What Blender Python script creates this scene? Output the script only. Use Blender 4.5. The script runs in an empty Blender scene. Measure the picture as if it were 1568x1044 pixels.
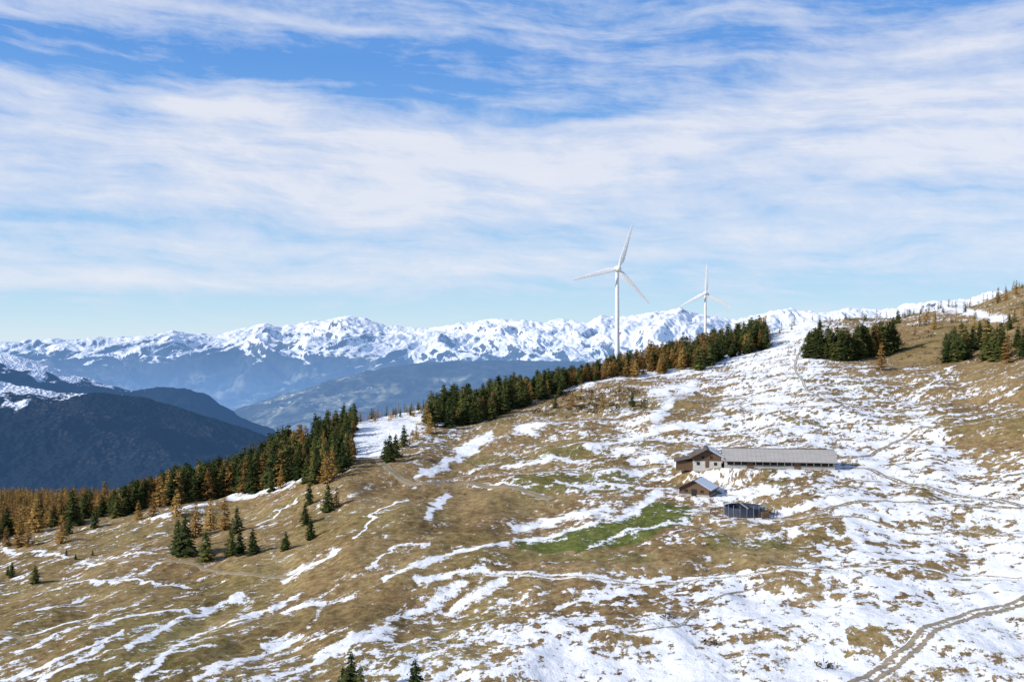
import bpy, math, random
import numpy as np
from mathutils import Vector, Matrix
F=1524.0; CU=784.0; CV=522.0
rng=np.random.default_rng(7)
scene=bpy.context.scene
scene.view_settings.view_transform='Standard'
try: scene.view_settings.look='None'
except: pass
# ------------------------------------------------------------ noise
_p=rng.permutation(256); _p=np.concatenate([_p,_p,_p])
_g=rng.uniform(0,2*np.pi,256); _gx=np.cos(_g); _gy=np.sin(_g)
def perlin(x,y):
    x=np.asarray(x,float); y=np.asarray(y,float)
    xi=np.floor(x).astype(np.int64); yi=np.floor(y).astype(np.int64)
    xf=x-xi; yf=y-yi; xi&=255; yi&=255
    s=xf*xf*xf*(xf*(xf*6-15)+10); t=yf*yf*yf*(yf*(yf*6-15)+10)
    def gr(a,b,dx,dy):
        h=_p[_p[a]+b]; return _gx[h]*dx+_gy[h]*dy
    n00=gr(xi,yi,xf,yf); n10=gr(xi+1,yi,xf-1,yf); n01=gr(xi,yi+1,xf,yf-1); n11=gr(xi+1,yi+1,xf-1,yf-1)
    a=n00+s*(n10-n00); b=n01+s*(n11-n01)
    return (a+t*(b-a))*1.5
def fbm(x,y,o=4,g=.5):
    r=0;a=1;tot=0
    for i in range(o):
        r=r+a*perlin(x+i*17.3,y-i*9.1); tot+=a*a; a*=g; x=x*2.03; y=y*2.03
    return r/math.sqrt(tot)
def ridged(x,y,o=5,g=.5):
    r=0;a=1;tot=0
    for i in range(o):
        r=r+a*(1-2*np.abs(perlin(x+i*11.7,y+i*5.3))); tot+=a; a*=g; x=x*2.07; y=y*2.07
    return r/tot
def sst(a,b,x):
    t=np.clip((x-a)/(b-a),0,1); return t*t*(3-2*t)
def rank(n): return .5+.5*np.tanh(1.9*n)
# ------------------------------------------------------------ near hill surface
RU=[-1400,-400,-100,0,100,200,300,350,400,450,500,540,600,650,700,750,800,860,900,950,1000,1060,1120,1170,1240,1300,1370,1440,1480,1520,1568,1700,2000,3000]
RV=[900,870,845,836,808,787,770,757,735,708,677,648,634,626,632,620,608,592,580,568,556,543,528,512,492,487,486,472,470,457,436,415,400,400]
DU=[-1400,0,300,500,600,700,860,1000,1200,1300,1568,3000]
DV=[420,360,380,420,470,485,530,610,740,800,790,760]
uu=np.arange(-1500,3100,2.0)
def smooth(a,s):
    k=np.exp(-.5*(np.arange(-40,41)*2.0/s)**2); k/=k.sum()
    return np.convolve(np.pad(a,40,mode='edge'),k,mode='valid')
tVR=smooth(np.interp(uu,RU,RV),9); tDR=smooth(np.interp(uu,DU,DV),25)
vr_=lambda u:np.interp(u,uu,tVR); dr_=lambda u:np.interp(u,uu,tDR)
d0_=lambda u:np.interp(u,[0,1568],[166,150])
def d_at(u,v):
    d0=d0_(u);dr=dr_(u);t=(1044-v)/(1044-vr_(u))
    return 1/(1/d0+t*(1/dr-1/d0))
def v_at(u,d):
    d0=d0_(u);dr=dr_(u);t=(1/d-1/d0)/(1/dr-1/d0)
    return 1044+(vr_(u)-1044)*t
def zbase(u,d):
    dr=dr_(u); dd=np.minimum(d,dr)
    z=-(v_at(u,dd)-CV)/F*dd
    x=np.clip(d/130,0,1); s=1-(1-x)**2
    z=z*s-2.0*(1-s)
    e=np.maximum(d-dr,0)
    k=np.interp(u,[800,1000,1200],[.36,.24,.22])
    zb=z-k*e*e/(e+70)
    sh=-114-.1255*(d-600)-np.maximum(u-190,0)*.9-sst(1180,1500,d)*260-np.maximum(d-1500,0)*.4
    zb=np.where(e>60,np.maximum(zb,sh),zb)
    return np.maximum(zb,-700)
FLAT=[]
def gz(x,y):
    x=np.asarray(x,float); y=np.asarray(y,float)
    u=CU+F*x/y
    z=zbase(u,y)
    env=sst(60,150,y)*(1-sst(900,1600,y)*.5)
    nr=1-.4*sst(350,600,y)
    z=z+env*nr*(2.2*fbm(x/50+3,y/62+8,3)+.95*fbm(x/17+31,y/26+2,3)+.28*fbm(x/6+1,y/7+4,3)*sst(1000,500,y))
    for (fx,fy,fz,rx,ry,ca,sa) in FLAT:
        lx=(x-fx)*ca+(y-fy)*sa; ly=-(x-fx)*sa+(y-fy)*ca
        r=np.sqrt((lx/rx)**2+(ly/ry)**2); w=1-sst(1,1.7,r)
        z=z*(1-w)+fz*w
    return z
def place(u,v):
    ds=np.linspace(130,float(dr_(u))*1.06,1500)
    x=(u-CU)/F*ds
    g=gz(x,ds)-(-(v-CV)/F*ds)
    i=np.argmax(g>0) if (g>0).any() else int(np.argmax(g))
    d=ds[i]; return float(x[i]),float(d),float(gz(x[i],d))
def flat_at(u,v,rx,ry,ang):
    p=place(u,v); FLAT.append((p[0],p[1],p[2],rx,ry,math.cos(ang),math.sin(ang))); return p
BARN_A=math.radians(-9)
barn_p=flat_at(1190,715,21,8,BARN_A)
hut_p=flat_at(1068,757,6.5,4.5,0)
tank_p=flat_at(1139,788,8,6,0)
# ------------------------------------------------------------ node helpers
def newmat(name):
    m=bpy.data.materials.new(name); m.use_nodes=True
    nt=m.node_tree; nt.nodes.clear(); return m,nt
class G:
    def __init__(s,nt): s.nt=nt
    def n(s,t,**k):
        nd=s.nt.nodes.new(t)
        for a,b in k.items(): setattr(nd,a,b)
        return nd
    def link(s,a,b): s.nt.links.new(a,b)
    def put(s,sock,val):
        if isinstance(val,(int,float)): sock.default_value=val
        elif isinstance(val,tuple):
            sock.default_value=val if len(val)==len(sock.default_value) else (*val,1)
        else: s.link(val,sock)
    def m(s,op,a,b=None,c=None,clamp=False):
        nd=s.n('ShaderNodeMath',operation=op,use_clamp=clamp)
        s.put(nd.inputs[0],a)
        if b is not None: s.put(nd.inputs[1],b)
        if c is not None: s.put(nd.inputs[2],c)
        return nd.outputs[0]
    def mix(s,f,a,b):
        nd=s.n('ShaderNodeMix',data_type='RGBA'); s.put(nd.inputs[0],f); s.put(nd.inputs[6],a); s.put(nd.inputs[7],b); return nd.outputs[2]
    def noise(s,vec,scale,detail=4,rough=.5,dist=0):
        nd=s.n('ShaderNodeTexNoise'); 
        if vec is not None: s.link(vec,nd.inputs['Vector'])
        nd.inputs['Scale'].default_value=scale; nd.inputs['Detail'].default_value=detail
        nd.inputs['Roughness'].default_value=rough; nd.inputs['Distortion'].default_value=dist
        return nd.outputs['Fac']
    def attr(s,name): 
        nd=s.n('ShaderNodeAttribute'); nd.attribute_name=name; return nd.outputs['Fac']
    def comb(s,x,y,z):
        nd=s.n('ShaderNodeCombineXYZ'); s.put(nd.inputs[0],x); s.put(nd.inputs[1],y); s.put(nd.inputs[2],z); return nd.outputs[0]
    def obj(s): return s.n('ShaderNodeTexCoord').outputs['Object']
    def ramp(s,f,pts):
        nd=s.n('ShaderNodeValToRGB'); s.put(nd.inputs[0],f); cr=nd.color_ramp
        while len(cr.elements)<len(pts): cr.elements.new(.5)
        for e,(p,c) in zip(cr.elements,pts): e.position=p; e.color=(*c,1)
        return nd.outputs[0]
    def bump(s,h,st,dist):
        nd=s.n('ShaderNodeBump'); nd.inputs['Strength'].default_value=st; nd.inputs['Distance'].default_value=dist; s.link(h,nd.inputs['Height']); return nd.outputs[0]
    def pbsdf(s,col,rough=.9,normal=None,spec=.2):
        nd=s.n('ShaderNodeBsdfPrincipled'); s.put(nd.inputs['Base Color'],col); s.put(nd.inputs['Roughness'],rough); nd.inputs['Specular IOR Level'].default_value=spec
        if normal is not None: s.link(normal,nd.inputs['Normal'])
        return nd.outputs[0]
    def diff(s,col,normal=None):
        nd=s.n('ShaderNodeBsdfDiffuse'); s.put(nd.inputs['Color'],col)
        if normal is not None: s.link(normal,nd.inputs['Normal'])
        return nd.outputs[0]
    def out(s,sh):
        o=s.n('ShaderNodeOutputMaterial'); s.link(sh,o.inputs[0])
def simple(name,c1,c2,scale=2,rough=.8,bump=.2,spec=.3,stretch=None):
    m,nt=newmat(name); g=G(nt); o=g.obj()
    if stretch:
        mp=g.n('ShaderNodeMapping'); mp.inputs['Scale'].default_value=stretch; g.link(o,mp.inputs[0]); o=mp.outputs[0]
    f=g.noise(o,scale,6,.65)
    f2=g.m('MULTIPLY_ADD',f,2.2,-.6,clamp=True)
    g.out(g.pbsdf(g.mix(f2,c1,c2),rough,g.bump(f,bump,.1) if bump>0 else None,spec)); return m
# ------------------------------------------------------------ mesh helper
def mesh_np(name,V,Fa,attrs=None,mats=(),mi=None,smooth_=True):
    V=np.asarray(V,np.float32); Fa=np.asarray(Fa,np.int32); k=Fa.shape[1]
    me=bpy.data.meshes.new(name); me.vertices.add(len(V)); me.vertices.foreach_set('co',V.ravel())
    me.loops.add(Fa.size); me.loops.foreach_set('vertex_index',Fa.ravel())
    me.polygons.add(len(Fa)); me.polygons.foreach_set('loop_start',np.arange(0,Fa.size,k,dtype=np.int32))
    try: me.polygons.foreach_set('loop_total',np.full(len(Fa),k,np.int32))
    except Exception: pass
    if mi is not None: me.polygons.foreach_set('material_index',np.asarray(mi,np.int32))
    me.polygons.foreach_set('use_smooth',np.full(len(Fa),smooth_,bool))
    for m in mats: me.materials.append(m)
    for a,val in (attrs or {}).items():
        at=me.attributes.new(a,'FLOAT','POINT'); at.data.foreach_set('value',np.asarray(val,np.float32).ravel())
    me.update(calc_edges=True)
    ob=bpy.data.objects.new(name,me); scene.collection.objects.link(ob); return ob
def gridfaces(R,C):
    i=np.arange(R-1)[:,None]*C+np.arange(C-1)[None,:]; i=i.ravel()
    return np.stack([i,i+1,i+C+1,i+C],1)
# ------------------------------------------------------------ hillside mesh
us=np.concatenate([np.arange(-1400,-60,14.),np.arange(-60,1628,1.5),np.arange(1628,3000,14.)])
fr=np.concatenate([np.linspace(3,120,22)/150.0])
tt=np.linspace(0,1,500)
ee=np.concatenate([np.linspace(2,60,24),np.geomspace(68,8500,70)])
Ug,_=np.meshgrid(us,np.zeros(len(fr)+len(tt)+len(ee)))
d0=d0_(us);dr=dr_(us);vr=vr_(us)
rows=[f*d0 for f in fr]+[1/(1/d0+t*(1/dr-1/d0)) for t in tt]+[dr+e for e in ee]
D=np.array(rows); X=(Ug-CU)/F*D
Z=gz(X,D)
Vv=np.where(D<=dr[None,:]*1.0001,v_at(Ug,np.minimum(D,dr[None,:])),vr[None,:])
gu=np.array([0,196,392,588,784,980,1176,1372,1568.])
gv=np.array([480,540,600,660,720,790,860,930,1000,1044.])
DM=np.array([
[.5,.5,.5,.5,.5,.5,.66,.32,.08],
[.5,.5,.5,.5,.3,.42,.76,.08,.06],
[.5,.5,.5,.9,.12,.28,.70,.42,.16],
[.3,.3,.3,.5,.22,.40,.64,.68,.32],
[.25,.25,.2,.10,.22,.40,.42,.70,.50],
[.20,.18,.08,.10,.06,.26,.40,.66,.72],
[.20,.12,.06,.12,.12,.13,.36,.62,.80],
[.14,.12,.10,.22,.32,.60,.76,.78,.95],
[.18,.18,.18,.44,.64,.70,.82,.80,.88],
[.22,.26,.36,.56,.78,.84,.86,.86,.84]])
def bil(u,v):
    fu=np.clip(np.interp(u,gu,np.arange(9)),0,7.999); fv=np.clip(np.interp(v,gv,np.arange(10)),0,8.999)
    a=fu.astype(int); b=fv.astype(int); s=fu-a; t=fv-b; s=s*s*(3-2*s); t=t*t*(3-2*t)
    return (DM[b,a]*(1-s)+DM[b,a+1]*s)*(1-t)+(DM[b+1,a]*(1-s)+DM[b+1,a+1]*s)*t
dens=bil(Ug,Vv)
c,s_=math.cos(math.radians(60)),math.sin(math.radians(60))
wx=7*fbm(X/32,D/36,3)
a1=X*c+D*s_+wx; b1=-X*s_+D*c+wx*.8
nA=fbm(a1/15,b1/4.6,5,.68)
c,s_=math.cos(math.radians(24)),math.sin(math.radians(24))
a2=X*c+D*s_+wx*.4; b2=-X*s_+D*c
nB=fbm(a2/14+5,b2/12+5,5,.72)
nC=fbm(X/1.9+9,D/3.4+5,4,.72)
nD=fbm(X/13+wx*.1,D/2.6+.05*X+77,3,.6)
wB=sst(420,960,Ug)
nn=(nA*(1-wB)+nB*wB)*.78+nC*(.36+.32*wB)+nD*.24
S=dens-rank(nn*.95)-.01
t1=np.exp(-(fbm(X/15+wx*.05+9,D/13+2,3,.55)/.030)**2); t2_=np.exp(-(fbm(X/11+61,D/17+wx*.06,3,.55)/.026)**2); t3_=np.exp(-(fbm((X+D*.5)/19+21,(D-X*.3)/8+1,3,.5)/.026)**2)
brk=sst(-.5,.3,fbm(X/9+70,D/9,3))
lowd=sst(.6,.3,dens); hid=sst(.3,.5,dens)
S=S+brk*(.28*t1+.24*t3_)*lowd*sst(.02,.12,dens)-brk*(.32*t2_+.22*t3_)*hid
wu=Ug+11*fbm(X/9,D/12,4,.7); wv=Vv+5*fbm(X/6+40,D/9,4,.7)
ST=[([(790,662),(850,650)],6),([(800,656),(815,668)],5),([(700,695),(752,668)],6),([(640,722),(700,700),(730,690)],4),([(905,686),(960,668),(1030,656),(1100,650)],5),
([(1005,645),(1022,620),(1060,590)],10),([(1000,600),(1060,592)],6),([(862,592),(930,580),(1060,566),(1110,548),(1170,522),(1250,508)],5),
([(785,805),(850,792),(930,780)],6),([(790,830),(860,815),(915,802)],4),([(900,836),(960,812),(1050,796)],4),([(945,795),(1012,750)],7),
([(655,795),(685,758)],6),([(620,765),(570,795),(540,825)],2.5),([(440,878),(520,842)],4.5),([(435,928),(470,914),(545,905)],6),
([(590,885),(640,868),(700,850),(780,838)],3),([(640,887),(745,875)],4.5),([(620,930),(665,910),(705,893)],5.5),([(692,920),(770,889)],6),
([(740,879),(840,881),(1000,887),(1150,877),(1250,868),(1345,860)],2.2),([(190,1005),(270,950),(370,905)],4),([(0,1035),(60,1025),(130,1000),(190,975)],2.5),
([(140,975),(200,945),(290,932)],2.5),([(215,1042),(265,1000)],6),([(100,895),(190,889),(290,892)],1.8),([(0,842),(60,846),(110,852)],2.5),([(120,862),(240,852)],1.6),
([(1296,790),(1325,865)],7),([(1330,712),(1400,738),(1480,755),(1568,768)],6),([(1140,792),(1240,774),(1400,765)],4.5),([(1190,880),(1290,860)],3.5),
([(350,763),(430,746),(520,716)],4),([(1420,470),(1460,472),(1535,490)],6),([(1180,500),(1250,497)],6),([(400,985),(460,965)],4),([(430,1035),(520,990),(600,958)],5),
([(770,712),(850,700),(905,705)],2.6),([(850,740),(900,748),(960,742)],2.6),([(690,745),(780,742),(830,760)],2),([(1000,705),(1020,700)],6),([(1270,716),(1330,718)],6),
([(960,705),(1010,698),(1035,710)],4),([(1100,790),(1180,796)],3),([(1110,745),(1190,752)],5),([(1380,1020),(1460,960),(1568,935)],9),([(1390,975),(1500,935),(1568,910)],9),
([(20,1000),(80,985),(130,960)],2.2),([(300,1040),(380,1005),(440,975)],4),([(230,800),(330,775)],2),([(400,812),(450,770)],2),([(0,985),(70,962),(150,935)],2),([(560,870),(600,842),(660,838)],2),
([(1220,560),(1190,620),(1150,660)],2.5),([(1240,560),(1215,600)],3),([(1400,600),(1330,640),(1300,690)],2),([(1180,640),(1290,690)],2.5),([(1460,560),(1380,620)],2),([(850,930),(940,905),(1020,880)],3),
([(60,1044),(120,1022),(160,995)],4),([(330,960),(400,930),(430,915)],2.5),([(20,945),(90,925),(140,905)],2),([(280,985),(330,955)],3.5),([(480,1000),(540,975),(600,972)],4),([(1000,1010),(1100,990),(1200,985)],6),([(840,990),(950,1010),(1060,1020)],5)]
def segdist(P):
    best=np.full(wu.shape,1e9)
    for (x0,y0),(x1,y1) in zip(P[:-1],P[1:]):
        dx,dy=x1-x0,y1-y0; L=dx*dx+dy*dy
        t=np.clip(((wu-x0)*dx+(wv-y0)*dy)/L,0,1)
        best=np.minimum(best,np.hypot(wu-x0-t*dx,wv-y0-t*dy))
    return best
for P,w in ST:
    dd=segdist(P); S=np.where(dd<w*1.4,np.maximum(S,.42*(1-dd/w)),S)
def inpoly(P,x,y):
    r=np.zeros(x.shape,bool); n=len(P)
    for i in range(n):
        x0,y0=P[i];x1,y1=P[(i+1)%n]
        if y0==y1: continue
        cnd=((y0>y)!=(y1>y))&(x<(x1-x0)*(y-y0)/(y1-y0)+x0); r^=cnd
    return r
snowf=inpoly([(535,640),(590,625),(648,618),(640,652),(600,682),(582,704),(545,702),(530,670)],wu,wv)
S=np.where(snowf,np.maximum(S,.22+.32*nC+.18*nD),S)
grassP=[([(690,742),(780,745),(775,790),(720,800),(685,790)],.5),([(1370,500),(1568,490),(1568,540),(1380,560)],.2),([(1290,968),(1400,972),(1385,1005),(1300,1000)],.4),([(1100,815),(1190,805),(1280,860),(1180,885),(1080,850)],.25),([(1030,600),(1110,600),(1080,650),(1030,640)],.3),([(1440,650),(1568,640),(1568,675),(1470,690)],.3),([(500,905),(620,900),(590,945),(480,960)],.3),([(780,850),(1000,850),(980,872),(780,872)],.2)]
for P,a in grassP: S=np.where(inpoly(P,wu,wv),S-a,S)
green=inpoly([(790,828),(860,815),(940,800),(1000,765),(1058,765),(1055,795),(1000,822),(900,842),(800,842)],wu,wv).astype(float)
for P,w,a in [([(800,740),(960,735)],22,.6),([(720,705),(860,690),(1000,680)],9,.35),([(1090,835),(1200,835)],14,.45),([(1190,695),(1190,740)],25,.3),([(780,850),(1000,855)],10,.4),([(1120,640),(1250,650)],10,.3),([(1400,745),(1568,790)],8,.3)]:
    dd=segdist(P); green=np.maximum(green,a*(1-sst(.4,1,dd/w)))
S=np.where(green>.8,S-.15,S)
olive=sst(-.2,.9,fbm(X/40+20,D/60,3))*.6+.35*sst(740,980,Vv)*sst(950,500,Ug)
tone=fbm(X/22+50,D/30+12,4,.6)
behind=(D>dr[None,:]+100); S=np.where(behind,-.5,S)
mg,nt=newmat('alpine_meadow_snow'); g=G(nt); o=g.obj()
n1=g.noise(o,.55,5,.72); n2=g.noise(o,2.4,4,.75); n3=g.noise(o,.09,3,.6)
sv=g.m('ADD',g.attr('snow'),g.m('MULTIPLY',g.m('SUBTRACT',n1,.5),1.25)); sv=g.m('ADD',sv,g.m('MULTIPLY',g.m('SUBTRACT',n2,.5),1.1))
sf=g.m('MULTIPLY_ADD',sv,8,.5,clamp=True)
nt1=g.m('MULTIPLY_ADD',g.attr('tone'),.11,n1)
gr=g.ramp(nt1,[(.25,(.105,.064,.030)),(.42,(.225,.148,.070)),(.55,(.325,.230,.112)),(.75,(.44,.34,.19))])
ol=g.ramp(nt1,[(.3,(.10,.078,.030)),(.5,(.23,.185,.070)),(.7,(.36,.30,.135))])
col=g.mix(g.m('ADD',g.attr('olive'),g.m('MULTIPLY_ADD',n3,1.2,-.65),clamp=True),gr,ol)
gn=g.ramp(n1,[(.3,(.045,.070,.018)),(.7,(.17,.22,.05))])
col=g.mix(g.m('MULTIPLY',g.attr('green'),g.m('MULTIPLY_ADD',n2,1.4,.15,clamp=True)),col,gn)
col=g.mix(g.m('MULTIPLY_ADD',n2,3.2,-1.5,clamp=True),col,g.mix(.5,col,(.055,.038,.022)))
sn=g.mix(n2,(.86,.87,.885),(.91,.91,.915))
bh=g.m('ADD',g.m('MULTIPLY',n1,1.2),g.m('MULTIPLY',n2,.5)); bh=g.m('ADD',bh,g.m('MULTIPLY',sf,.25))
g.out(g.diff(g.mix(sf,col,sn),g.bump(bh,.6,.55)))
mesh_np('hillside_terrain',np.stack([X,D,Z],-1).reshape(-1,3),gridfaces(*X.shape),{'snow':S,'green':green,'olive':olive,'tone':tone},[mg])
# ------------------------------------------------------------ distant land
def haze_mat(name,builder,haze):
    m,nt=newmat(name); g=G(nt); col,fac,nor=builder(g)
    b=g.diff(col,nor); em=g.n('ShaderNodeEmission'); g.put(em.inputs[0],haze); em.inputs[1].default_value=1  # aerial haze painted in: constant blue emission mixed over the diffuse colour
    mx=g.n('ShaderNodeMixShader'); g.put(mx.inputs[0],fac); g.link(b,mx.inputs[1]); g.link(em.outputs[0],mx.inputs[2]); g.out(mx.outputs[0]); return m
SU=[-1500,-600,-200,0,60,130,200,240,265,290,330,380,405,430,470,500,530,560,590,640,700,745,800,830,860,900,920,945,985,1040,1080,1120,1170,1210,1250,1300,1350,1400,1440,1480,1500,1530,1568,1700,2200,3200]
SV=[520,515,522,524,520,521,517,513,507,514,513,503,493,502,493,489,482,488,500,503,498,491,489,494,486,493,483,488,480,473,483,490,480,470,480,471,476,464,461,461,451,444,452,440,470,460]
us2=np.concatenate([np.arange(-1500,-80,12.),np.arange(-80,1650,1.6),np.arange(1650,3200,12.)])
t2=np.concatenate([np.linspace(0,1,320),np.linspace(1.01,1.4,12)])
U2,T2=np.meshgrid(us2,t2)
dd2=7000+7000*T2; x2=(U2-CU)/F*dd2
sv2=np.interp(U2,SU,SV)
zr=(CV-sv2)/F*14000
prof=np.interp(T2,[0,.25,.45,.62,.72,.85,1],[0,.07,.2,.42,.56,.76,1])
zz=-700+(zr+700)*prof
env=np.sin(np.pi*np.clip(T2,0,1))**.7
warp=fbm(x2/2200,dd2/2200,3)
rg=ridged(x2/1500+warp*.7+.25*dd2/1500+3,dd2/4200+warp*.5,6,.5)
zz+=env*(rg-.35)*420*sst(.05,.6,T2)+env*fbm(x2/3000+7,dd2/3000,4)*60
jag=ridged(x2/620+warp*.6-.3*dd2/900,dd2/1500+4+warp*.3,5,.5)-.4
zz+=jag*110*sst(.5,.85,T2)*(1-.62*sst(.90,1,T2))
zz+=(ridged(x2/130,dd2/260,3,.5)-.4)*26*sst(.5,.85,T2)
zz=np.where(T2>1,zz-(T2-1)*2500,zz)
vv2=CV-F*zz/dd2
nz=fbm(x2/500,dd2/700,5,.6)
snow2=(zz+235)/190+nz*.7+np.interp(U2,[0,300,1000,1150],[-.1,-.1,.3,2.2])-np.where(T2<.5,1.0,0)
gx_=np.gradient(zz,axis=1)/np.gradient(x2,axis=1); gy_=np.gradient(zz,axis=0)/np.gradient(dd2,axis=0)
sl_=np.hypot(gx_,gy_)
snow2=np.minimum(snow2,1.3)-sst(.75,1.25,sl_+.3*fbm(x2/160,dd2/260,3))*1.3
field2=sst(.0,.45,fbm(x2/600+3,dd2/900+9,4,.6)+.35*np.interp(vv2,[560,590,640],[-1.,.3,.8])+.1)*np.interp(U2,[100,420,760,820],[.6,1,1,.2])
def landcol(g,o,n):
    rock=g.mix(g.m('MULTIPLY_ADD',n,3,-1,clamp=True),(.010,.016,.018),(.06,.065,.055))
    vo=g.n('ShaderNodeTexVoronoi'); g.link(o,vo.inputs['Vector']); vo.inputs['Scale'].default_value=.007
    f=g.mix(vo.outputs['Color'],(.13,.14,.09),(.34,.32,.22))
    c=g.mix(g.m('MULTIPLY',g.attr('field'),g.m('MULTIPLY_ADD',n,7,-3,clamp=True)),rock,f)
    vil=g.m('GREATER_THAN',g.m('MULTIPLY',g.attr('field'),g.noise(o,.02,3,.7)),.62)
    return g.mix(g.m('MULTIPLY',vil,.7),c,(.7,.7,.68))
def bfar(g):
    o=g.obj(); n=g.noise(o,.008,7,.65)
    s=g.m('MULTIPLY_ADD',g.m('ADD',g.attr('snow'),g.m('MULTIPLY_ADD',n,2.8,-1.4)),3,.3,clamp=True)
    c=landcol(g,o,n)
    hi=g.mix(n,(.07,.075,.09),(.17,.16,.155))
    sep=g.n('ShaderNodeSeparateXYZ'); g.link(o,sep.inputs[0])
    c=g.mix(g.m('MULTIPLY_ADD',sep.outputs[2],.006,.9,clamp=True),c,hi)
    c=g.mix(s,c,(.88,.89,.91))
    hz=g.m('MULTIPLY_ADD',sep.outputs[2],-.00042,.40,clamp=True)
    hz=g.m('MULTIPLY',hz,g.m('MULTIPLY_ADD',s,-.35,1))  # painted haze thins with height and over snow
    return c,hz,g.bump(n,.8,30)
HZ=(.25,.49,.95)  # blue glow colour of the painted haze
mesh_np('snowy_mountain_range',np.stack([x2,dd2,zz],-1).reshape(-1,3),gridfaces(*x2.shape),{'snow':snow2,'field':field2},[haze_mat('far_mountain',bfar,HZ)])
def bval(g):
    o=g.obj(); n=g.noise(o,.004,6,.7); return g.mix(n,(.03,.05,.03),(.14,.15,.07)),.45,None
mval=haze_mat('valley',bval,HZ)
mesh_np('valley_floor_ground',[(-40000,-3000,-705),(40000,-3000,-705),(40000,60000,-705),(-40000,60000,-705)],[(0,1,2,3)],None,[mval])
def ridge(name,su,sv,dr,df,vf,seed,hz,snow_u,amp,larch=.5,fld=None,u1=900):
    us3=np.concatenate([np.arange(-1600,-80,12.),np.arange(-80,u1,2.)]); t3=np.concatenate([[-.15],np.linspace(0,1,170),np.linspace(1.02,1.5,10)])
    U3,T3=np.meshgrid(us3,t3); d3=df+(dr-df)*T3; x3=(U3-CU)/F*d3
    zr=(CV-np.interp(U3,su,sv))/F*dr; zf=(CV-vf)/F*df; q=dr/2700
    z3=zf+(zr-zf)*np.clip(T3,0,1)**.9
    e=np.sin(np.pi*np.clip(T3,0,1))**.6
    z3+=e*(ridged(x3/(420*q)+seed,d3/(700*q)+seed,5,.5)-.35)*amp+fbm(x3/(45*q),d3/(45*q)+seed,3,.6)*5*q
    z3=np.where(T3>1,z3-(T3-1)*900,z3); z3=np.where(T3<0,-720,z3)
    sn=np.interp(U3,snow_u,[1,1,.05,-1.5])+(T3-.94)*9+fbm(x3/80,d3/120+seed,4)*.9
    at={'snow':sn}
    if fld:
        v3=CV-F*z3/d3
        at['field']=sst(-.1,.4,fbm(x3/500+3,d3/700+9,4,.6)+np.interp(v3,[560,580,600,640],[-1.,-.15,.2,.2]))*np.interp(U3,[300,400,760,900],[.6,1,1,.4])
    def b(g):
        o=g.obj(); n=g.noise(o,.03/q,6,.7)
        if fld: c=landcol(g,o,g.noise(o,.006,6,.7)); nor=g.bump(n,.8,20)
        else:
            vo=g.n('ShaderNodeTexVoronoi'); g.link(o,vo.inputs['Vector']); vo.inputs['Scale'].default_value=.09
            sp=g.m('LESS_THAN',vo.outputs['Distance'],.42)
            big=g.noise(o,.0035,4,.6)
            sel=g.m('MULTIPLY',sp,g.m('MULTIPLY_ADD',big,6,-3.0,clamp=True))
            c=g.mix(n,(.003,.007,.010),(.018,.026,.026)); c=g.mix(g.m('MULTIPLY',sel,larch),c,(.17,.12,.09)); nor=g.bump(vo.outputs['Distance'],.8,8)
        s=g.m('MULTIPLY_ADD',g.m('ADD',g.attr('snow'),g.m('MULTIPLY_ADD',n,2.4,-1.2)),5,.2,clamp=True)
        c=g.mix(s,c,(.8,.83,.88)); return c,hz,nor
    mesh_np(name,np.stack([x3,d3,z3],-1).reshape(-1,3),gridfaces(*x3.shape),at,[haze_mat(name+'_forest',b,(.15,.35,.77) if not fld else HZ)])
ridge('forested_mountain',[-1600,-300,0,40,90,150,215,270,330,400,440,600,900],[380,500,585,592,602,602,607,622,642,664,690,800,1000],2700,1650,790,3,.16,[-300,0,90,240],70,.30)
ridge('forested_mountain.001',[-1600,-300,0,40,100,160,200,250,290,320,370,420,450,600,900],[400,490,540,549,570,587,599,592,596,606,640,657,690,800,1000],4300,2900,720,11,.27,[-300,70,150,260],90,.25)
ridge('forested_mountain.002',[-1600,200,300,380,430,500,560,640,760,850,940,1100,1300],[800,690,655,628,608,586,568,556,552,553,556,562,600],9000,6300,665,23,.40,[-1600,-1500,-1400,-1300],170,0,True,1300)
# ------------------------------------------------------------ trees
def foliage(name,pts):
    m,nt=newmat(name); g=G(nt); o=g.obj(); n=g.noise(o,.9,2,.7)
    f=g.m('ADD',g.m('MULTIPLY',g.attr('tint'),.75),g.m('MULTIPLY_ADD',n,1.0,-.38),clamp=True)
    c=g.ramp(f,pts); b=g.diff(c); tr=g.n('ShaderNodeBsdfTranslucent'); g.link(c,tr.inputs[0])
    mx=g.n('ShaderNodeMixShader'); mx.inputs[0].default_value=.25; g.link(b,mx.inputs[1]); g.link(tr.outputs[0],mx.inputs[2]); g.out(mx.outputs[0]); return m
m_sp=foliage('spruce_needles',[(0,(.022,.034,.013)),(.5,(.062,.080,.028)),(1,(.16,.16,.048))])
m_la=foliage('larch_needles',[(0,(.13,.075,.030)),(.5,(.32,.185,.060)),(1,(.54,.36,.11))])
m_bk=simple('bark',(.05,.035,.025),(.12,.09,.07),6)
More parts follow.
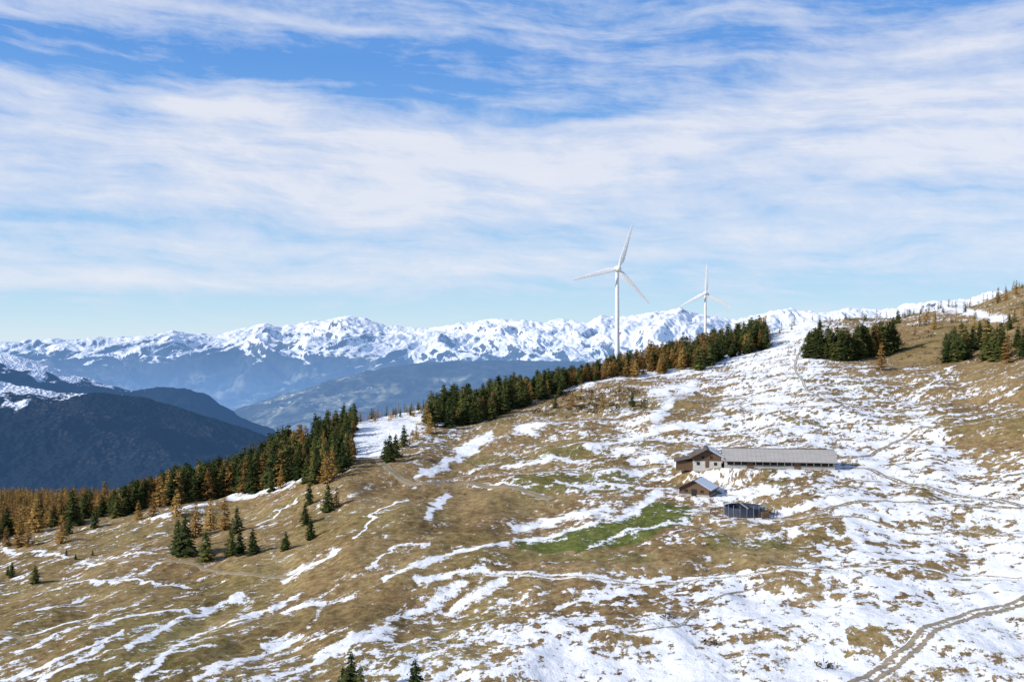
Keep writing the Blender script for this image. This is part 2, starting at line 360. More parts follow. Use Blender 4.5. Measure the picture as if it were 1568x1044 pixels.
def conifer(r,kind,levels=16,nb=9,clumps=150):
    V=[];Fc=[];M=[]
    def tri(a,b,c,m): 
        i=len(V); V.extend([a,b,c]); Fc.append((i,i+1,i+2)); M.append(m)
    k=5
    for j in range(k):
        a0,a1=2*math.pi*j/k,2*math.pi*(j+1)/k; r0,r1=.016,.003
        p=[(r0*math.cos(a0),r0*math.sin(a0),-.04),(r0*math.cos(a1),r0*math.sin(a1),-.04),(r1*math.cos(a1),r1*math.sin(a1),.97),(r1*math.cos(a0),r1*math.sin(a0),.97)]
        tri(p[0],p[1],p[2],2); tri(p[0],p[2],p[3],2)
    la=kind=='larch'; mt=1 if la else 0; Rm=r.uniform(.20,.24) if la else r.uniform(.22,.28)
    pw=r.uniform(.55,.8)
    prof=lambda h:Rm*(1-h)**pw*(min(1,(h+.05)/.14))+.010
    for i in range(levels):
        h=.04+.92*(i/levels)+r.uniform(-.015,.015)
        R=prof(h)*r.uniform(.82,1.12)
        for j in range(nb):
            if r.random()<(.2 if la else .05): continue
            a=r.uniform(0,2*math.pi); L=R*r.uniform(.6,1.15); dx,dy=math.cos(a),math.sin(a)
            w=L*r.uniform(.28,.45); dr_p=-L*(.12 if la else .40)*r.uniform(.5,1.3)
            m_=L*r.uniform(.5,.75)
            P0=(0,0,h+.03); P2=(dx*L,dy*L,h+dr_p)
            P1=(dx*m_-dy*w,dy*m_+dx*w,h+dr_p*.8-.015); P3=(dx*m_+dy*w,dy*m_-dx*w,h+dr_p*.8-.015)
            tri(P0,P1,P2,mt); tri(P0,P2,P3,mt)
    for i in range(clumps):
        h=.04+.92*r.random()**1.2; R=prof(h)*r.uniform(.5,1.08); a=r.uniform(0,6.283); s=.024+.024*(1-h)
        c=(R*math.cos(a),R*math.sin(a),h); q=[(c[0]+r.uniform(-s,s)*1.3,c[1]+r.uniform(-s,s)*1.3,c[2]+r.uniform(-s,s)) for _ in range(3)]
        tri(*q,mt)
    tri((-.006,0,.95),(.006,0,.95),(0,0,1.01),mt)
    return np.array(V),np.array(Fc),np.array(M)
R_=random.Random(5)
SPT=[conifer(R_,'spruce') for _ in range(6)]; LAT=[conifer(R_,'larch',14,8,190) for _ in range(6)]
LAL=[conifer(R_,'larch',8,6,50) for _ in range(4)]; SPL=[conifer(R_,'spruce',8,6,20) for _ in range(3)]
tmats=[m_sp,m_la,m_bk]
def tree_mesh(name,items):
    Vs=[];Fs=[];Ms=[];Ts=[];off=0
    for (tp,x,y,z,h,w) in items:
        V,Fc,M=tp; a=R_.uniform(0,6.283); ca,sa=math.cos(a),math.sin(a); lx,ly=R_.uniform(-.03,.03),R_.uniform(-.03,.03)
        P=np.stack([(V[:,0]*ca-V[:,1]*sa)*h*w+x+V[:,2]*lx*h,(V[:,0]*sa+V[:,1]*ca)*h*w+y+V[:,2]*ly*h,V[:,2]*h+z],1)
        Vs.append(P);Fs.append(Fc+off);Ms.append(M);off+=len(P)
        Ts.append(np.clip(R_.gauss(.5,.28),0,1)+np.repeat(rng.uniform(-.25,.25,len(P)//3),3)[:len(P)])
    return mesh_np(name,np.concatenate(Vs),np.concatenate(Fs),{'tint':np.concatenate(Ts)},tmats,np.concatenate(Ms),False)
def forest(name,n,u0,u1,vb,hp,back,pl,wd=1.0,bias=1.0,extra=()):
    it=list(extra)
    for i in range(n):
        u=R_.uniform(u0,u1); db=float(d_at(u,np.interp(u,*vb))); dm=float(dr_(u))+back
        if dm<db: dm=db+10
        d=db+(dm-db)*R_.random()**bias; x=(u-CU)/F*d; z=float(gz(x,d))-.2
        h=float(np.interp(u,*hp))*d/F*R_.choice([R_.uniform(.45,.75),R_.uniform(.8,1.0),R_.uniform(.85,1.08)])
        p=pl(u,d) if callable(pl) else pl
        if R_.random()<p: it.append((R_.choice(LAT),x,d,z,h*.92,wd*R_.uniform(.85,1.15)))
        else: it.append((R_.choice(SPT),x,d,z,h,wd*R_.uniform(.85,1.15)))
    return tree_mesh(name,it)
forest('conifer_forest',580,172,543,([170,220,270,300,350,400,450,490,520,545],[797,780,778,772,760,752,738,742,730,702]),([170,200,270,380,450,500,545],[34,48,60,62,58,46,34]),45,lambda u,d:(.5 if (int(u/37)%3==0) else .2)*(1.3 if u<290 else 1),1.15,.9)
forest('conifer_forest.001',230,655,880,([655,700,760,820,862,880],[666,656,639,615,600,588]),([655,700,760,862,880],[36,42,42,32,28]),20,.10,1.4)
forest('conifer_forest.002',400,862,1172,([862,950,1040,1075,1110,1172],[594,580,568,567,550,537]),([862,900,1000,1100,1172],[24,31,36,36,36]),30,lambda u,d:.62 if u<1060 else .38,1.35)
forest('conifer_forest.003',95,1236,1366,([1236,1300,1366],[549,550,541]),([1236,1366],[46,52]),-560,.12,1.4)
it=[]
for i in range(130):
    u=R_.choice([R_.uniform(550,655),R_.uniform(1175,1480),R_.uniform(1380,1600)]); d=float(dr_(u))+R_.uniform(-20,30); x=(u-CU)/F*d
    it.append((R_.choice(SPL+LAL),x,d,float(gz(x,d))-.2,R_.uniform(3.5,6) if u<700 else R_.uniform(3,8),1.3))
for i in range(32):
    u=R_.choice([R_.uniform(1445,1485),R_.uniform(1498,1545),R_.uniform(1440,1620)]); v=R_.uniform(530,556); x,y,z=place(u,v); it.append((R_.choice(SPT+SPT+LAL),x,y,z-.2,R_.uniform(9,17),1.35))
for i in range(24):
    u=R_.uniform(1395,1600); v=R_.uniform(470,525); x,y,z=place(u,v); it.append((R_.choice(SPL+LAL+LAL),x,y,z-.2,R_.uniform(5,9),1.35))
tree_mesh('conifer_forest.004',it)
it=[]
for i in range(2300):
    u=R_.uniform(-350,235); d=R_.uniform(560,1260); x=(u-CU)/F*d; z=float(gz(x,d))
    it.append((R_.choice(LAL) if R_.random()<.88 else R_.choice(SPL),x,d,z,R_.uniform(10,17),1.4))
for i in range(90):
    u=R_.uniform(-150,172); d=float(dr_(u))+R_.uniform(5,90); x=(u-CU)/F*d; z=float(gz(x,d))
    it.append((R_.choice(LAT) if R_.random()<.75 else R_.choice(SPT),x,d,z,R_.uniform(7,14),1.25))
tree_mesh('larch_forest',it)
def tree(u,v,hp,kind,w=1.12):
    x,y,z=place(u,v); h=hp*1.1*y/F
    tree_mesh('spruce_tree' if kind=='S' else 'larch_tree',[(R_.choice(SPT if kind=='S' else LAT),x,y,z-.1,h,w)])
for a in [(285,850,60,'S',1.25),(274,845,48,'S'),(315,858,48,'S',1.2),(300,822,52,'L'),(322,812,46,'L'),(345,812,46,'L',1.3),(363,815,38,'S'),(354,850,40,'S',1.2),(367,850,38,'S',1.2),(388,848,38,'S',1.2),(437,842,28,'S',1.3),(474,772,32,'S'),(468,802,30,'S',1.2),(476,826,32,'S',1.2),(503,782,40,'S'),(515,776,30,'L'),
 (145,808,30,'S'),(95,832,42,'L',1.3),(106,818,28,'S'),(30,836,40,'L',1.3),(44,836,34,'L'),(10,836,30,'L'),(18,883,22,'S'),(12,880,14,'S'),(54,893,28,'S',1.3),(102,850,10,'S'),(116,856,9,'S'),(142,850,9,'S'),(270,790,40,'L'),(245,775,46,'L'),(235,790,36,'L'),(212,795,28,'L'),
 (597,706,40,'S'),(606,700,34,'S'),(590,704,30,'S'),(619,684,32,'S'),(638,672,20,'L'),(425,735,28,'L'),(430,748,30,'L'),(415,752,30,'S'),(470,738,40,'S'),(480,742,44,'S'),(500,740,48,'L'),(488,738,40,'S'),(510,732,44,'L'),(525,722,42,'S'),(538,708,40,'L'),(531,714,44,'S'),
 (1350,566,40,'L'),(1462,554,42,'S'),(1474,550,36,'S'),(1452,552,28,'S'),(1510,552,40,'S'),(1522,552,46,'S'),(1536,548,42,'S'),(1530,552,36,'S'),(1563,545,26,'S'),(1480,540,24,'L'),(1500,512,22,'S'),(1546,505,24,'S'),(1418,498,24,'L'),(1430,505,22,'L'),(1408,500,18,'L'),(1492,505,18,'L'),(1540,460,18,'L'),(1556,452,16,'L'),(1528,464,16,'L'),
 (1255,510,22,'S'),(1375,495,20,'S'),(1057,561,28,'S',1.5),(1066,560,22,'S',1.5),(1048,558,24,'S',1.4),(1140,536,40,'S'),(1158,532,40,'S'),(1150,534,34,'S'),(850,625,20,'S'),(876,622,22,'L'),(905,612,18,'L'),(948,600,16,'L'),(968,622,22,'S'),(922,624,20,'L'),(890,600,14,'L'),
 (537,1058,58,'S',1.3),(552,1060,40,'S'),(524,1056,34,'S'),(637,1058,48,'S',1.3)]:
    tree(*a)
# shrubs
def shrub_mesh(name,pts,mi):
    V=[];Fc=[];T=[]
    for (x,y,z,s) in pts:
        for k in range(26):
            a=R_.uniform(0,6.283); rr=s*math.sqrt(R_.random()); h=R_.random()*s*.8*(1-(rr/s)**2*.6)
            q=s*.28; i=len(V)
            V.extend([(x+rr*math.cos(a)+R_.uniform(-q,q),y+rr*math.sin(a)+R_.uniform(-q,q),z+h+R_.uniform(-q,q)) for _ in range(3)]); Fc.append((i,i+1,i+2)); t=R_.random(); T+= [t]*3
    return mesh_np(name,V,Fc,{'tint':T},[mi],None,False)
m_shr=foliage('juniper_shrub',[(0,(.03,.03,.014)),(.5,(.09,.065,.028)),(1,(.19,.125,.055))])
pts=[]
def sc(n,u0,u1,v0,v1,s0,s1):
    for i in range(n):
        u=R_.uniform(u0,u1); v=R_.uniform(v0,v1)
        if v<float(vr_(u))+3: continue
        d=float(d_at(u,v)); x=(u-CU)/F*d; pts.append((x,d,float(gz(x,d)),R_.uniform(s0,s1)))
sc(170,820,990,596,632,.8,2.2); sc(140,650,1568,560,760,.3,.8); sc(280,0,1568,850,1044,.12,.5); sc(140,1380,1568,450,560,.7,2.4); sc(90,1060,1250,800,1044,.15,.5)
for u,v,s in [(1021,946,1.2),(834,970,.8),(1086,986,1.3),(1262,1022,1.5),(868,970,.7),(1465,1010,.8),(985,1000,.5),(1080,835,1.0)]:
    x,y,z=place(u,v); pts.append((x,y,z,s)); pts.append((x+s,y+.3,z,s*.7))
shrub_mesh('juniper_shrubs',pts,m_shr)
# ------------------------------------------------------------ roads
m_rd,nt=newmat('dirt_road'); g=G(nt); o=g.obj(); n1=g.noise(o,1.2,6,.7)
tr_=g.attr('across')
rut=g.m('MULTIPLY_ADD',g.m('ABSOLUTE',g.m('SUBTRACT',g.m('ABSOLUTE',tr_),.5)),-3.2,1,clamp=True)
cc=g.mix(n1,(.17,.14,.105),(.46,.40,.32)); strip=g.mix(n1,(.17,.125,.065),(.34,.27,.155))
cc=g.mix(rut,strip,cc)
sfac=g.m('MULTIPLY_ADD',g.m('ADD',g.m('ADD',g.attr('snow'),g.m('MULTIPLY_ADD',n1,2.2,-1.1)),g.m('MULTIPLY',rut,-.5)),7,.5,clamp=True)
g.out(g.pbsdf(g.mix(sfac,cc,(.86,.87,.88)),.9,g.bump(n1,.5,.2),.1))
def road(name,P,width,snow):
    us_=np.array([p[0] for p in P],float); vs_=np.array([p[1] for p in P],float)
    s=np.concatenate([[0],np.cumsum(np.hypot(np.diff(us_),np.diff(vs_)))]); q=np.arange(0,s[-1],3.)
    uq=np.interp(q,s,us_); vq=np.interp(q,s,vs_)
    if len(q)>12:
        k=np.ones(9)/9; uq=np.convolve(np.pad(uq,4,mode='edge'),k,'valid'); vq=np.convolve(np.pad(vq,4,mode='edge'),k,'valid')
    dq=d_at(uq,vq); pp=np.stack([(uq-CU)/F*dq,dq],1)
    pp=pp+.5*np.stack([fbm(pp[:,0]/9,pp[:,1]/9,2),fbm(pp[:,0]/9+40,pp[:,1]/9,2)],1)
    t=np.gradient(pp,axis=0); t/=np.linalg.norm(t,axis=1)[:,None]+1e-9; nrm=np.stack([-t[:,1],t[:,0]],1)
    ac=np.linspace(-1,1,9)
    jit=1+.12*fbm(pp[:,0]/8,pp[:,1]/8,2)
    XY=pp[:,None,:]+nrm[:,None,:]*ac[None,:,None]*(width/2)*jit[:,None,None]
    ZZ=gz(XY[...,0],XY[...,1])+.10-.16*(np.abs(ac)>.99)[None,:]
    A=np.broadcast_to(ac,ZZ.shape)
    sn=snow+1.2*np.clip(np.abs(A)-.7,0,1)+.5*np.clip(.3-np.abs(A),0,1)
    mesh_np(name,np.concatenate([XY,ZZ[...,None]],-1).reshape(-1,3),gridfaces(*ZZ.shape),{'across':A,'snow':sn},[m_rd])
road('dirt_road',[(1640,905),(1568,924),(1500,942),(1440,965),(1400,995),(1345,1020),(1290,1060)],3.8,-.05)
road('dirt_road.001',[(1285,716),(1330,718),(1390,738),(1460,752),(1568,770),(1640,785)],3.0,-.1)
road('footpath',[(578,704),(592,716),(615,728),(645,735),(690,737),(740,742),(800,752),(850,764)],3.2,-.4)
road('footpath.001',[(-30,966),(30,974),(85,977)],1.8,-.5)
road('footpath.002',[(150,858),(230,864),(300,866),(370,880),(450,872)],1.5,-.4)
road('footpath.003',[(640,735),(720,722),(800,724),(900,722),(980,712),(1020,714)],2.0,-.2)
road('footpath.004',[(1170,790),(1240,792),(1300,775),(1400,770),(1568,775)],2.0,-.15)
road('footpath.005',[(960,972),(1040,962),(1060,935),(1130,900),(1200,885)],.8,-.15)
road('footpath.006',[(1568,640),(1480,655),(1400,660),(1330,690),(1285,712)],1.8,-.2)
road('footpath.007',[(740,882),(840,885),(1000,890),(1160,880),(1260,874),(1400,872),(1568,880)],1.0,0.0)
road('footpath.008',[(1240,505),(1215,560),(1235,600),(1300,625),(1420,640)],1.6,-.1)
road('footpath.009',[(1568,820),(1480,805),(1400,815),(1320,795),(1230,796)],1.1,-.15)
# ------------------------------------------------------------ buildings
m_wood=simple('weathered_wood',(.065,.04,.025),(.20,.125,.08),3,.85,.3,.2,(6,6,.6))
m_stone=simple('plastered_stone',(.42,.39,.35),(.62,.6,.55),2)
m_conc=simple('concrete',(.28,.27,.25),(.42,.4,.37),1.5)
m_roof=simple('fibre_cement_roof',(.31,.29,.265),(.48,.45,.42),.8,.7,.2,.3,(.3,3,3))
m_sheet=simple('dark_roof_boards',(.06,.05,.044),(.17,.145,.125),3)
m_dark=simple('dark_opening',(.012,.011,.011),(.03,.027,.025),2)
m_snow=simple('roof_snow',(.8,.82,.86),(.88,.9,.93),1.5,.8,.3)
m_white=simple('turbine_paint',(.76,.77,.78),(.82,.82,.83),.3,.4,0,.4)
m_blue=simple('tank_wall',(.02,.03,.06),(.05,.065,.1),1.2,.5)
m_metal=simple('galvanised_metal',(.25,.26,.27),(.4,.41,.42),3,.45)
def empty(name,p,rz=0):
    e=bpy.data.objects.new(name,None); scene.collection.objects.link(e); e.location=p; e.rotation_euler=(0,0,rz); return e
def poly(name,V,Fc,mat,par):
    me=bpy.data.meshes.new(name); me.from_pydata([tuple(v) for v in V],[],Fc); me.materials.append(mat); me.update()
    import bmesh
    bm=bmesh.new(); bm.from_mesh(me); bmesh.ops.recalc_face_normals(bm,faces=bm.faces); bm.to_mesh(me); bm.free()
    ob=bpy.data.objects.new(name,me); scene.collection.objects.link(ob); ob.parent=par; return ob
def boxv(x0,x1,y0,y1,z0,z1): return [(x0,y0,z0),(x1,y0,z0),(x1,y1,z0),(x0,y1,z0),(x0,y0,z1),(x1,y0,z1),(x1,y1,z1),(x0,y1,z1)]
BF=[(0,1,2,3),(4,5,6,7),(0,1,5,4),(1,2,6,5),(2,3,7,6),(3,0,4,7)]
def boxes(name,L,mat,par):
    V=[];Fc=[]
    for b in L:
        o=len(V); V+=boxv(*b); Fc+=[tuple(i+o for i in f) for f in BF]
    return poly(name,V,Fc,mat,par)
def slab(name,A,B,C,Dd,th,mat,par):
    V=[A,B,C,Dd]+[(p[0],p[1],p[2]-th) for p in (A,B,C,Dd)]
    return poly(name,V,BF,mat,par)
def gable(name,x0,x1,y0,y1,z0,z1,zr,mat,par,axis='x'):
    if axis=='x':
        ym=(y0+y1)/2; V=[(x0,y0,z0),(x0,y1,z0),(x0,y1,z1),(x0,ym,zr),(x0,y0,z1)]; V+=[(x1,)+v[1:] for v in V]
    else:
        xm=(x0+x1)/2; V=[(x0,y0,z0),(x1,y0,z0),(x1,y0,z1),(xm,y0,zr),(x0,y0,z1)]; V+=[(v[0],y1,v[2]) for v in V]
    return poly(name,V,[(0,1,2,3,4),(9,8,7,6,5),(0,1,6,5),(1,2,7,6),(2,3,8,7),(3,4,9,8),(4,0,5,9)],mat,par)
E=empty('cattle_barn',barn_p,BARN_A); L=15.6
gable('walls',-L,L,-5.5,5.5,-1,2.35,4.75,m_conc,E)
boxes('window_band',[(-L+.6,L-.6,-5.56,-5.49,1.0,2.15)],m_dark,E)
boxes('posts',[(-L+.6+i*2.05,-L+.82+i*2.05,-5.63,-5.57,.95,2.3) for i in range(15)],m_stone,E)
boxes('doors',[(-9.2,-7.4,-5.68,-5.64,0,2.0),(4.2,6.0,-5.68,-5.64,0,2.0)],m_wood,E)
boxes('end_window',[(L+.01,L+.06,-2.5,-1,1,2),(L+.01,L+.06,.8,3,-.1,2.2)],m_dark,E)
slab('roof_front',(-L-.5,-6.6,2.15),(L+.7,-6.6,2.15),(L+.7,0,5.3),(-L-.5,0,5.3),.16,m_roof,E)
slab('roof_back',(-L-.5,6.6,2.15),(L+.7,6.6,2.15),(L+.7,0.003,5.3),(-L-.5,.003,5.3),.16,m_roof,E)
boxes('ridge_cap',[(-L-.55,L+.75,-.18,.18,5.305,5.4)],m_sheet,E)
boxes('gutter',[(-L-.4,L+.6,-6.74,-6.605,1.98,2.12)],m_sheet,E)
def seams(xs,y0,z0,y1,z1):
    V=[];Fc=[]
    for xx in xs:
        o=len(V)
        for (yy,zz_) in ((y0,z0),(y1,z1)):
            V+=[(xx-.05,yy,zz_+.004),(xx+.05,yy,zz_+.004),(xx+.05,yy,zz_+.05),(xx-.05,yy,zz_+.05)]
        Fc+=[tuple(i+o for i in f) for f in BF]
    return V,Fc
V,Fc=seams(np.arange(-L,L+.5,1.3),-6.58,2.16,-.22,5.2); poly('roof_battens',V,Fc,m_roof,E)
hx=-15.6-4.6
def local(ex,ey):
    c_,s_=math.cos(BARN_A),math.sin(BARN_A); return (barn_p[0]+ex*c_-ey*s_,barn_p[1]+ex*s_+ey*c_,barn_p[2])
E=empty('farmhouse',local(hx-.4,0),BARN_A)
gable('upper_walls',-4.2,4.2,-5.2,5.5,1.9,3.3,5.3,m_wood,E,'y')
boxes('stone_walls',[(-4.1,4.1,-5.1,5.4,-1.2,1.897)],m_stone,E)
boxes('windows',[(-3.0,-2.1,-5.16,-5.11,.6,1.5),(2.0,2.9,-5.16,-5.11,.6,1.5),(-1.6,-.8,-5.26,-5.21,2.5,3.3),(.8,1.6,-5.26,-5.21,2.5,3.3)],m_dark,E)
boxes('door',[(-.5,.6,-5.16,-5.11,-.1,1.8)],m_wood,E)
slab('roof_left',(-5.1,-6.4,2.75),(-5.1,6.2,2.75),(0,6.2,5.5),(0,-6.4,5.5),.15,m_sheet,E)
slab('roof_right',(5.1,-6.4,2.75),(5.1,6.2,2.75),(0.003,6.2,5.5),(0.003,-6.4,5.5),.15,m_sheet,E)
slab('roof_snow',(4.9,-5.9,2.99),(4.9,6.1,2.99),(.6,6.1,5.3),(.9,-4.6,5.14),.12,m_snow,E)
boxes('chimney',[(-1.6,-.9,1.0,1.7,4.2,6.1)],m_stone,E)
boxes('annex_walls',[(-9.0,-4.205,-3.4,3.5,-1.2,1.6)],m_wood,E)
slab('annex_roof',(-9.6,-4.2,1.5),(-9.6,4.0,1.5),(-4.21,4.0,2.6),(-4.21,-4.2,2.6),.14,m_sheet,E)
E=empty('wooden_hut',hut_p,math.radians(-26))
gable('walls',-4.2,4.2,-3.6,3.6,-.8,2.1,4.3,m_wood,E,'y')
boxes('stone_base',[(-4.28,4.28,-3.68,3.68,-1.2,.45)],m_conc,E)
boxes('door',[(-.7,.7,-3.75,-3.69,.0,1.9)],m_dark,E); boxes('windows',[(-2.7,-1.8,-3.68,-3.61,1.0,1.7),(1.8,2.7,-3.68,-3.61,1.0,1.7)],m_dark,E)
slab('roof_left',(-5.2,-4.6,1.7),(-5.2,4.4,1.7),(0,4.4,4.5),(0,-4.6,4.5),.14,m_sheet,E)
slab('roof_right',(5.2,-4.6,1.7),(5.2,4.4,1.7),(0.003,4.4,4.5),(0.003,-4.6,4.5),.14,m_sheet,E)
slab('roof_snow',(5.0,-4.3,1.92),(5.0,4.3,1.92),(.3,4.3,4.46),(.4,-4.2,4.4),.1,m_snow,E)
E=empty('slurry_tank',tank_p)
V=[];Fc=[];n=40
for (r,z) in [(4.9,-1),(4.9,2.2),(4.65,2.2),(4.65,1.0)]:
    V+=[(r*math.cos(2*math.pi*i/n),r*math.sin(2*math.pi*i/n),z) for i in range(n)]
for k in range(3): Fc+=[(k*n+i,k*n+(i+1)%n,(k+1)*n+(i+1)%n,(k+1)*n+i) for i in range(n)]
poly('wall',V,Fc,m_blue,E); poly('surface',[(4.64*math.cos(2*math.pi*i/n),4.64*math.sin(2*math.pi*i/n),1.05) for i in range(n)],[tuple(range(n))],m_dark,E)
boxes('ladder_platform',[(3.9,5.5,-1.9,-.6,2.25,2.35),(4.0,4.1,-1.8,-1.7,-.5,2.25),(5.3,5.4,-1.8,-1.7,-.5,2.25),(-.15,.15,-4.6,4.6,2.26,2.4)],m_metal,E)
boxes('rail',[(5.05*math.cos(a)-.04,5.05*math.cos(a)+.04,5.05*math.sin(a)-.04,5.05*math.sin(a)+.04,0,3.0) for a in np.linspace(0,6.283,20)[:-1]],m_metal,E)
boxes('pump_shed',[(3.2,5.0,-5.6,-4.2,-.5,1.5)],m_wood,E)
E=empty('wooden_fence',tank_p)
L=[];fp=[]
for a in np.linspace(0,6.283,27)[:-1]:
    x,y=8.4*math.cos(a),7.0*math.sin(a); z=float(gz(x+tank_p[0],y+tank_p[1]))-tank_p[2]; fp.append((x,y,z)); L.append((x-.07,x+.07,y-.07,y+.07,z-.3,z+1.15))
boxes('posts',L,m_wood,E)
V=[];Fc=[]
for i in range(len(fp)):
    a=fp[i];b=fp[(i+1)%len(fp)]
    for hh in (.5,.95):
        o=len(V); V+=[(a[0],a[1],a[2]+hh),(b[0],b[1],b[2]+hh),(b[0],b[1],b[2]+hh+.1),(a[0],a[1],a[2]+hh+.1)]; Fc.append((o,o+1,o+2,o+3))
poly('rails',V,Fc,m_wood,E)
# ------------------------------------------------------------ turbines
def turbine(u,vh,d,R,angs,yaw):
    x=(u-CU)/F*d; zh=(CV-vh)/F*d; zg=float(gz(x,d))
    E=empty('wind_turbine',(x,d,zh),yaw)
    n=28;V=[];Fc=[];hs=np.linspace(zg-zh-1,-1.0,9)
    for h in hs:
        r=1.0+(1.6-1.0)*min(1,(h+1)/(-56)); V+=[(r*math.cos(2*math.pi*i/n),r*math.sin(2*math.pi*i/n),h) for i in range(n)]
    for k in range(8): Fc+=[(k*n+i,k*n+(i+1)%n,(k+1)*n+(i+1)%n,(k+1)*n+i) for i in range(n)]
    t=poly('tower',V,Fc,m_white,E)
    for p in t.data.polygons: p.use_smooth=True
    V=[];Fc=[];n=20;secs=[(-2.4,.9),(-2.1,1.35),(-1.2,1.65),(1,1.7),(3.5,1.55),(5.4,1.2),(5.9,.7)]
    for (y,r) in secs:
        for i in range(n):
            a=2*math.pi*i/n; ca,sa=math.cos(a),math.sin(a); q=(abs(ca)**4+abs(sa)**4)**-.25
            V.append((r*q*ca*.95,y,r*q*sa))
    for k in range(len(secs)-1): Fc+=[(k*n+i,k*n+(i+1)%n,(k+1)*n+(i+1)%n,(k+1)*n+i) for i in range(n)]
    Fc+=[tuple(range(n)),tuple(range((len(secs)-1)*n,len(secs)*n))]
    t=poly('nacelle',V,Fc,m_white,E); 
    for p in t.data.polygons: p.use_smooth=len(p.vertices)==4
    V=[];Fc=[];secs=[(-5.4,.05),(-5.2,.7),(-4.7,1.3),(-3.9,1.75),(-3.0,1.85),(-2.45,1.7)]
    for (y,r) in secs: V+=[(r*math.cos(2*math.pi*i/n),y,r*math.sin(2*math.pi*i/n)) for i in range(n)]
    for k in range(len(secs)-1): Fc+=[(k*n+i,k*n+(i+1)%n,(k+1)*n+(i+1)%n,(k+1)*n+i) for i in range(n)]
    Fc.append(tuple(range((len(secs)-1)*n,len(secs)*n)))
    t=poly('hub',V,Fc,m_white,E)
    for p in t.data.polygons: p.use_smooth=True
    for bi,ang in enumerate(angs):
        V=[];Fc=[];n2=14;fr_=[.02,.05,.1,.16,.22,.32,.45,.6,.75,.88,.96,1.0]
        ch=[1.2,1.3,2.0,2.9,3.2,3.0,2.6,2.1,1.6,1.2,.85,.2]; th=[1.1,1.1,.9,.7,.6,.48,.38,.28,.2,.14,.1,.03]; tw=[14,14,12,10,8,6,4,3,2,1,1,1]
        for f,cq,tq,w in zip(fr_,ch,th,tw):
            for i in range(n2):
                a=2*math.pi*i/n2; px=cq*.5*math.cos(a)+(cq-1.2)*.2; py=tq*.5*math.sin(a)
                w_=math.radians(w); qx=px*math.cos(w_)-py*math.sin(w_); qy=px*math.sin(w_)+py*math.cos(w_)
                V.append((qx,qy-3.6,f*R))
        for k in range(len(fr_)-1): Fc+=[(k*n2+i,k*n2+(i+1)%n2,(k+1)*n2+(i+1)%n2,(k+1)*n2+i) for i in range(n2)]
        Fc.append(tuple(range((len(fr_)-1)*n2,len(fr_)*n2)))
        a=math.radians(ang); V=[(p[0]*math.cos(a)+p[2]*math.sin(a),p[1],-p[0]*math.sin(a)+p[2]*math.cos(a)) for p in V]
        poly('blade_%d'%(bi+1),V,Fc,m_white,E)
turbine(945,412,600,28.6,[18,138,256],math.radians(6))
turbine(1080,449,930,28.2,[2,121,242],math.radians(-4))
# ------------------------------------------------------------ sky and sun
sunv=Vector((-.83,-.32,.48)).normalized()
el=math.asin(sunv.z); az=math.atan2(sunv.x,sunv.y)
sl=bpy.data.lights.new('sun','SUN'); sl.energy=4.9; sl.angle=math.radians(.5); sl.color=(1,.955,.88)
so=bpy.data.objects.new('sun',sl); scene.collection.objects.link(so); so.rotation_euler=(-sunv).to_track_quat('-Z','Y').to_euler()
w=bpy.data.worlds.new('World'); scene.world=w; w.use_nodes=True; nt=w.node_tree; nt.nodes.clear(); g=G(nt)
sky=g.n('ShaderNodeTexSky'); sky.sky_type='NISHITA'; sky.sun_disc=False; sky.sun_elevation=el; sky.sun_rotation=az; sky.altitude=2000; sky.dust_density=.4; sky.ozone_density=2
tc=g.n('ShaderNodeTexCoord').outputs['Generated']; sp=g.n('ShaderNodeSeparateXYZ'); g.link(tc,sp.inputs[0]); x,y,z=sp.outputs
azn=g.m('ARCTAN2',x,y); hyp=g.m('SQRT',g.m('ADD',g.m('MULTIPLY',x,x),g.m('MULTIPLY',y,y))); e=g.m('DIVIDE',z,g.m('MAXIMUM',hyp,.05))
blue=g.ramp(g.m('MULTIPLY',e,2.5,clamp=True),[(0,(.70,.85,.95)),(.07,(.56,.78,.94)),(.2,(.38,.66,.95)),(.45,(.22,.48,.90)),(.7,(.13,.35,.82)),(1,(.17,.38,.81))])
warpn=g.noise(g.comb(g.m('MULTIPLY',azn,3.5),g.m('MULTIPLY',e,9),0.0),1,3,.5)
ws=g.m('MULTIPLY_ADD',warpn,.07,-.035)
ew=g.m('ADD',e,ws)
nb1=g.noise(g.comb(g.m('MULTIPLY',azn,3.2),g.m('MULTIPLY',g.m('ADD',ew,g.m('MULTIPLY',azn,.02)),24),3.0),1,6,.55)
nb2=g.noise(g.comb(g.m('MULTIPLY',azn,7),g.m('MULTIPLY',g.m('SUBTRACT',ew,g.m('MULTIPLY',azn,-.06)),70),7.0),1,5,.6)
nb3=g.noise(g.comb(g.m('MULTIPLY',azn,15),g.m('MULTIPLY',g.m('ADD',ew,g.m('MULTIPLY',azn,.12)),42),11.0),1,6,.65)
base=g.ramp(g.m('MULTIPLY',e,2.5,clamp=True),[(0,(0,)*3),(.09,(.04,)*3),(.14,(.50,)*3),(.24,(.64,)*3),(.4,(.82,)*3),(.53,(.68,)*3),(.64,(.34,)*3),(.8,(.27,)*3),(1,(.34,)*3)])
D_=base
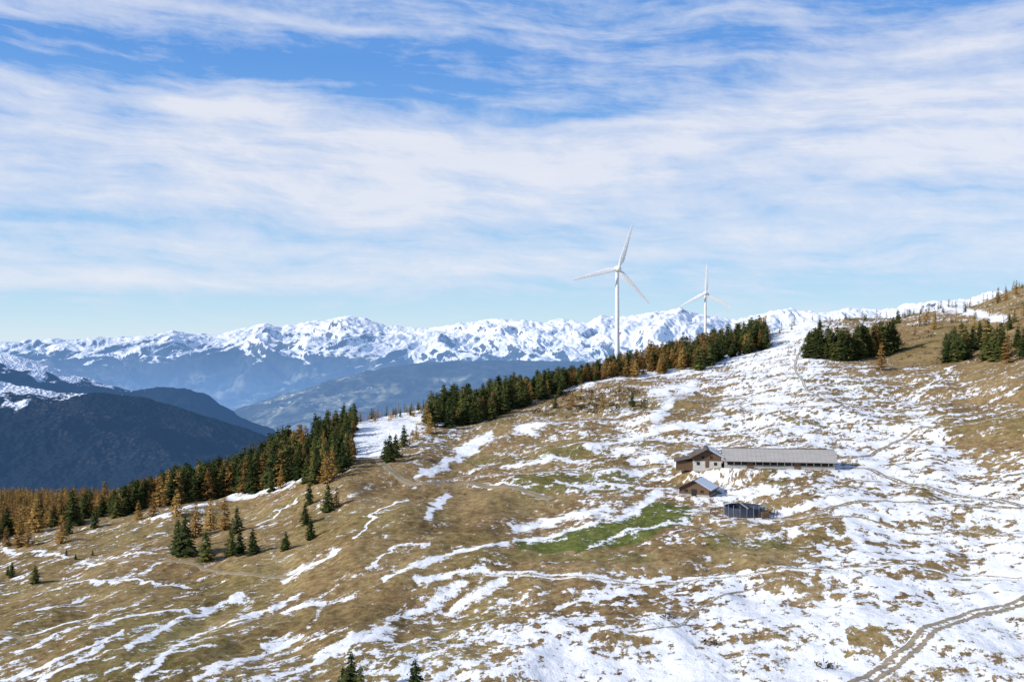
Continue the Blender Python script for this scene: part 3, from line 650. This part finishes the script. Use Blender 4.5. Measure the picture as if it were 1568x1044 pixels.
def blob(D_,u,v,su,sv,amp,tilt=0):
    a0=(u-CU)/F; e0=(CV-v)/F*math.cos(math.atan(a0)); da=g.m('SUBTRACT',azn,math.atan(a0)); de=g.m('SUBTRACT',ew,e0)
    if tilt: de=g.m('ADD',de,g.m('MULTIPLY',da,-tilt))
    q=g.m('ADD',g.m('POWER',g.m('ABSOLUTE',g.m('DIVIDE',da,su/F)),2),g.m('POWER',g.m('ABSOLUTE',g.m('DIVIDE',de,sv/F)),2))
    return g.m('ADD',D_,g.m('MULTIPLY',g.m('EXPONENT',g.m('MULTIPLY',q,-1.)),amp))
for b in [(640,120,230,55,-.42),(120,100,180,30,-.25),(960,170,140,22,-.32),(330,165,80,26,.62),(1280,115,260,55,.42,.1),(850,165,80,12,.4),(620,215,220,16,.28),(480,35,330,10,.38,-.08),(820,48,160,9,.28,-.08),
          (1480,360,300,22,-.30),(950,440,380,16,-.2),(150,335,300,10,-.22),(200,420,260,16,.35),(700,270,400,40,.15),(1500,180,120,60,.25),(1450,15,200,20,-.15),(1000,20,120,15,-.25)]:
    D_=blob(D_,*b)
D_=g.m('ADD',D_,g.m('MULTIPLY_ADD',nb1,1.7,-.85)); D_=g.m('ADD',D_,g.m('MULTIPLY_ADD',nb2,.8,-.4)); D_=g.m('ADD',D_,g.m('MULTIPLY_ADD',nb3,1.2,-.6))
cf=g.ramp(D_,[(.10,(0,)*3),(.5,(.54,)*3),(1.05,(.96,)*3)])
cl=g.mix(g.m('MULTIPLY_ADD',D_,.8,0.0,clamp=True),(.70,.77,.95),(.87,.89,.97))
colr=g.mix(cf,blue,cl)
up=g.ramp(g.m('MULTIPLY',e,.7,clamp=True),[(0,(1,1,1)),(.28,(1,1,1)),(.5,(.62,.66,.73)),(1,(.36,.42,.52))])
mm=g.n('ShaderNodeMix',data_type='RGBA',blend_type='MULTIPLY'); mm.inputs[0].default_value=1; g.link(colr,mm.inputs[6]); g.link(up,mm.inputs[7]); colr=mm.outputs[2]
b1=g.n('ShaderNodeBackground'); g.link(sky.outputs[0],b1.inputs[0]); b1.inputs[1].default_value=.10
b2=g.n('ShaderNodeBackground'); g.link(colr,b2.inputs[0]); b2.inputs[1].default_value=1.0
mx=g.n('ShaderNodeMixShader'); mx.inputs[0].default_value=.88; g.link(b1.outputs[0],mx.inputs[1]); g.link(b2.outputs[0],mx.inputs[2])
ow=g.n('ShaderNodeOutputWorld'); g.link(mx.outputs[0],ow.inputs[0])
# ------------------------------------------------------------ camera
cam=bpy.data.cameras.new('camera'); cam.lens=35; cam.sensor_width=36; cam.clip_start=.5; cam.clip_end=90000
co=bpy.data.objects.new('camera',cam); scene.collection.objects.link(co); co.location=(0,0,0); co.rotation_euler=(math.radians(90),0,0)
scene.camera=co
print('barn',barn_p,'hut',hut_p)
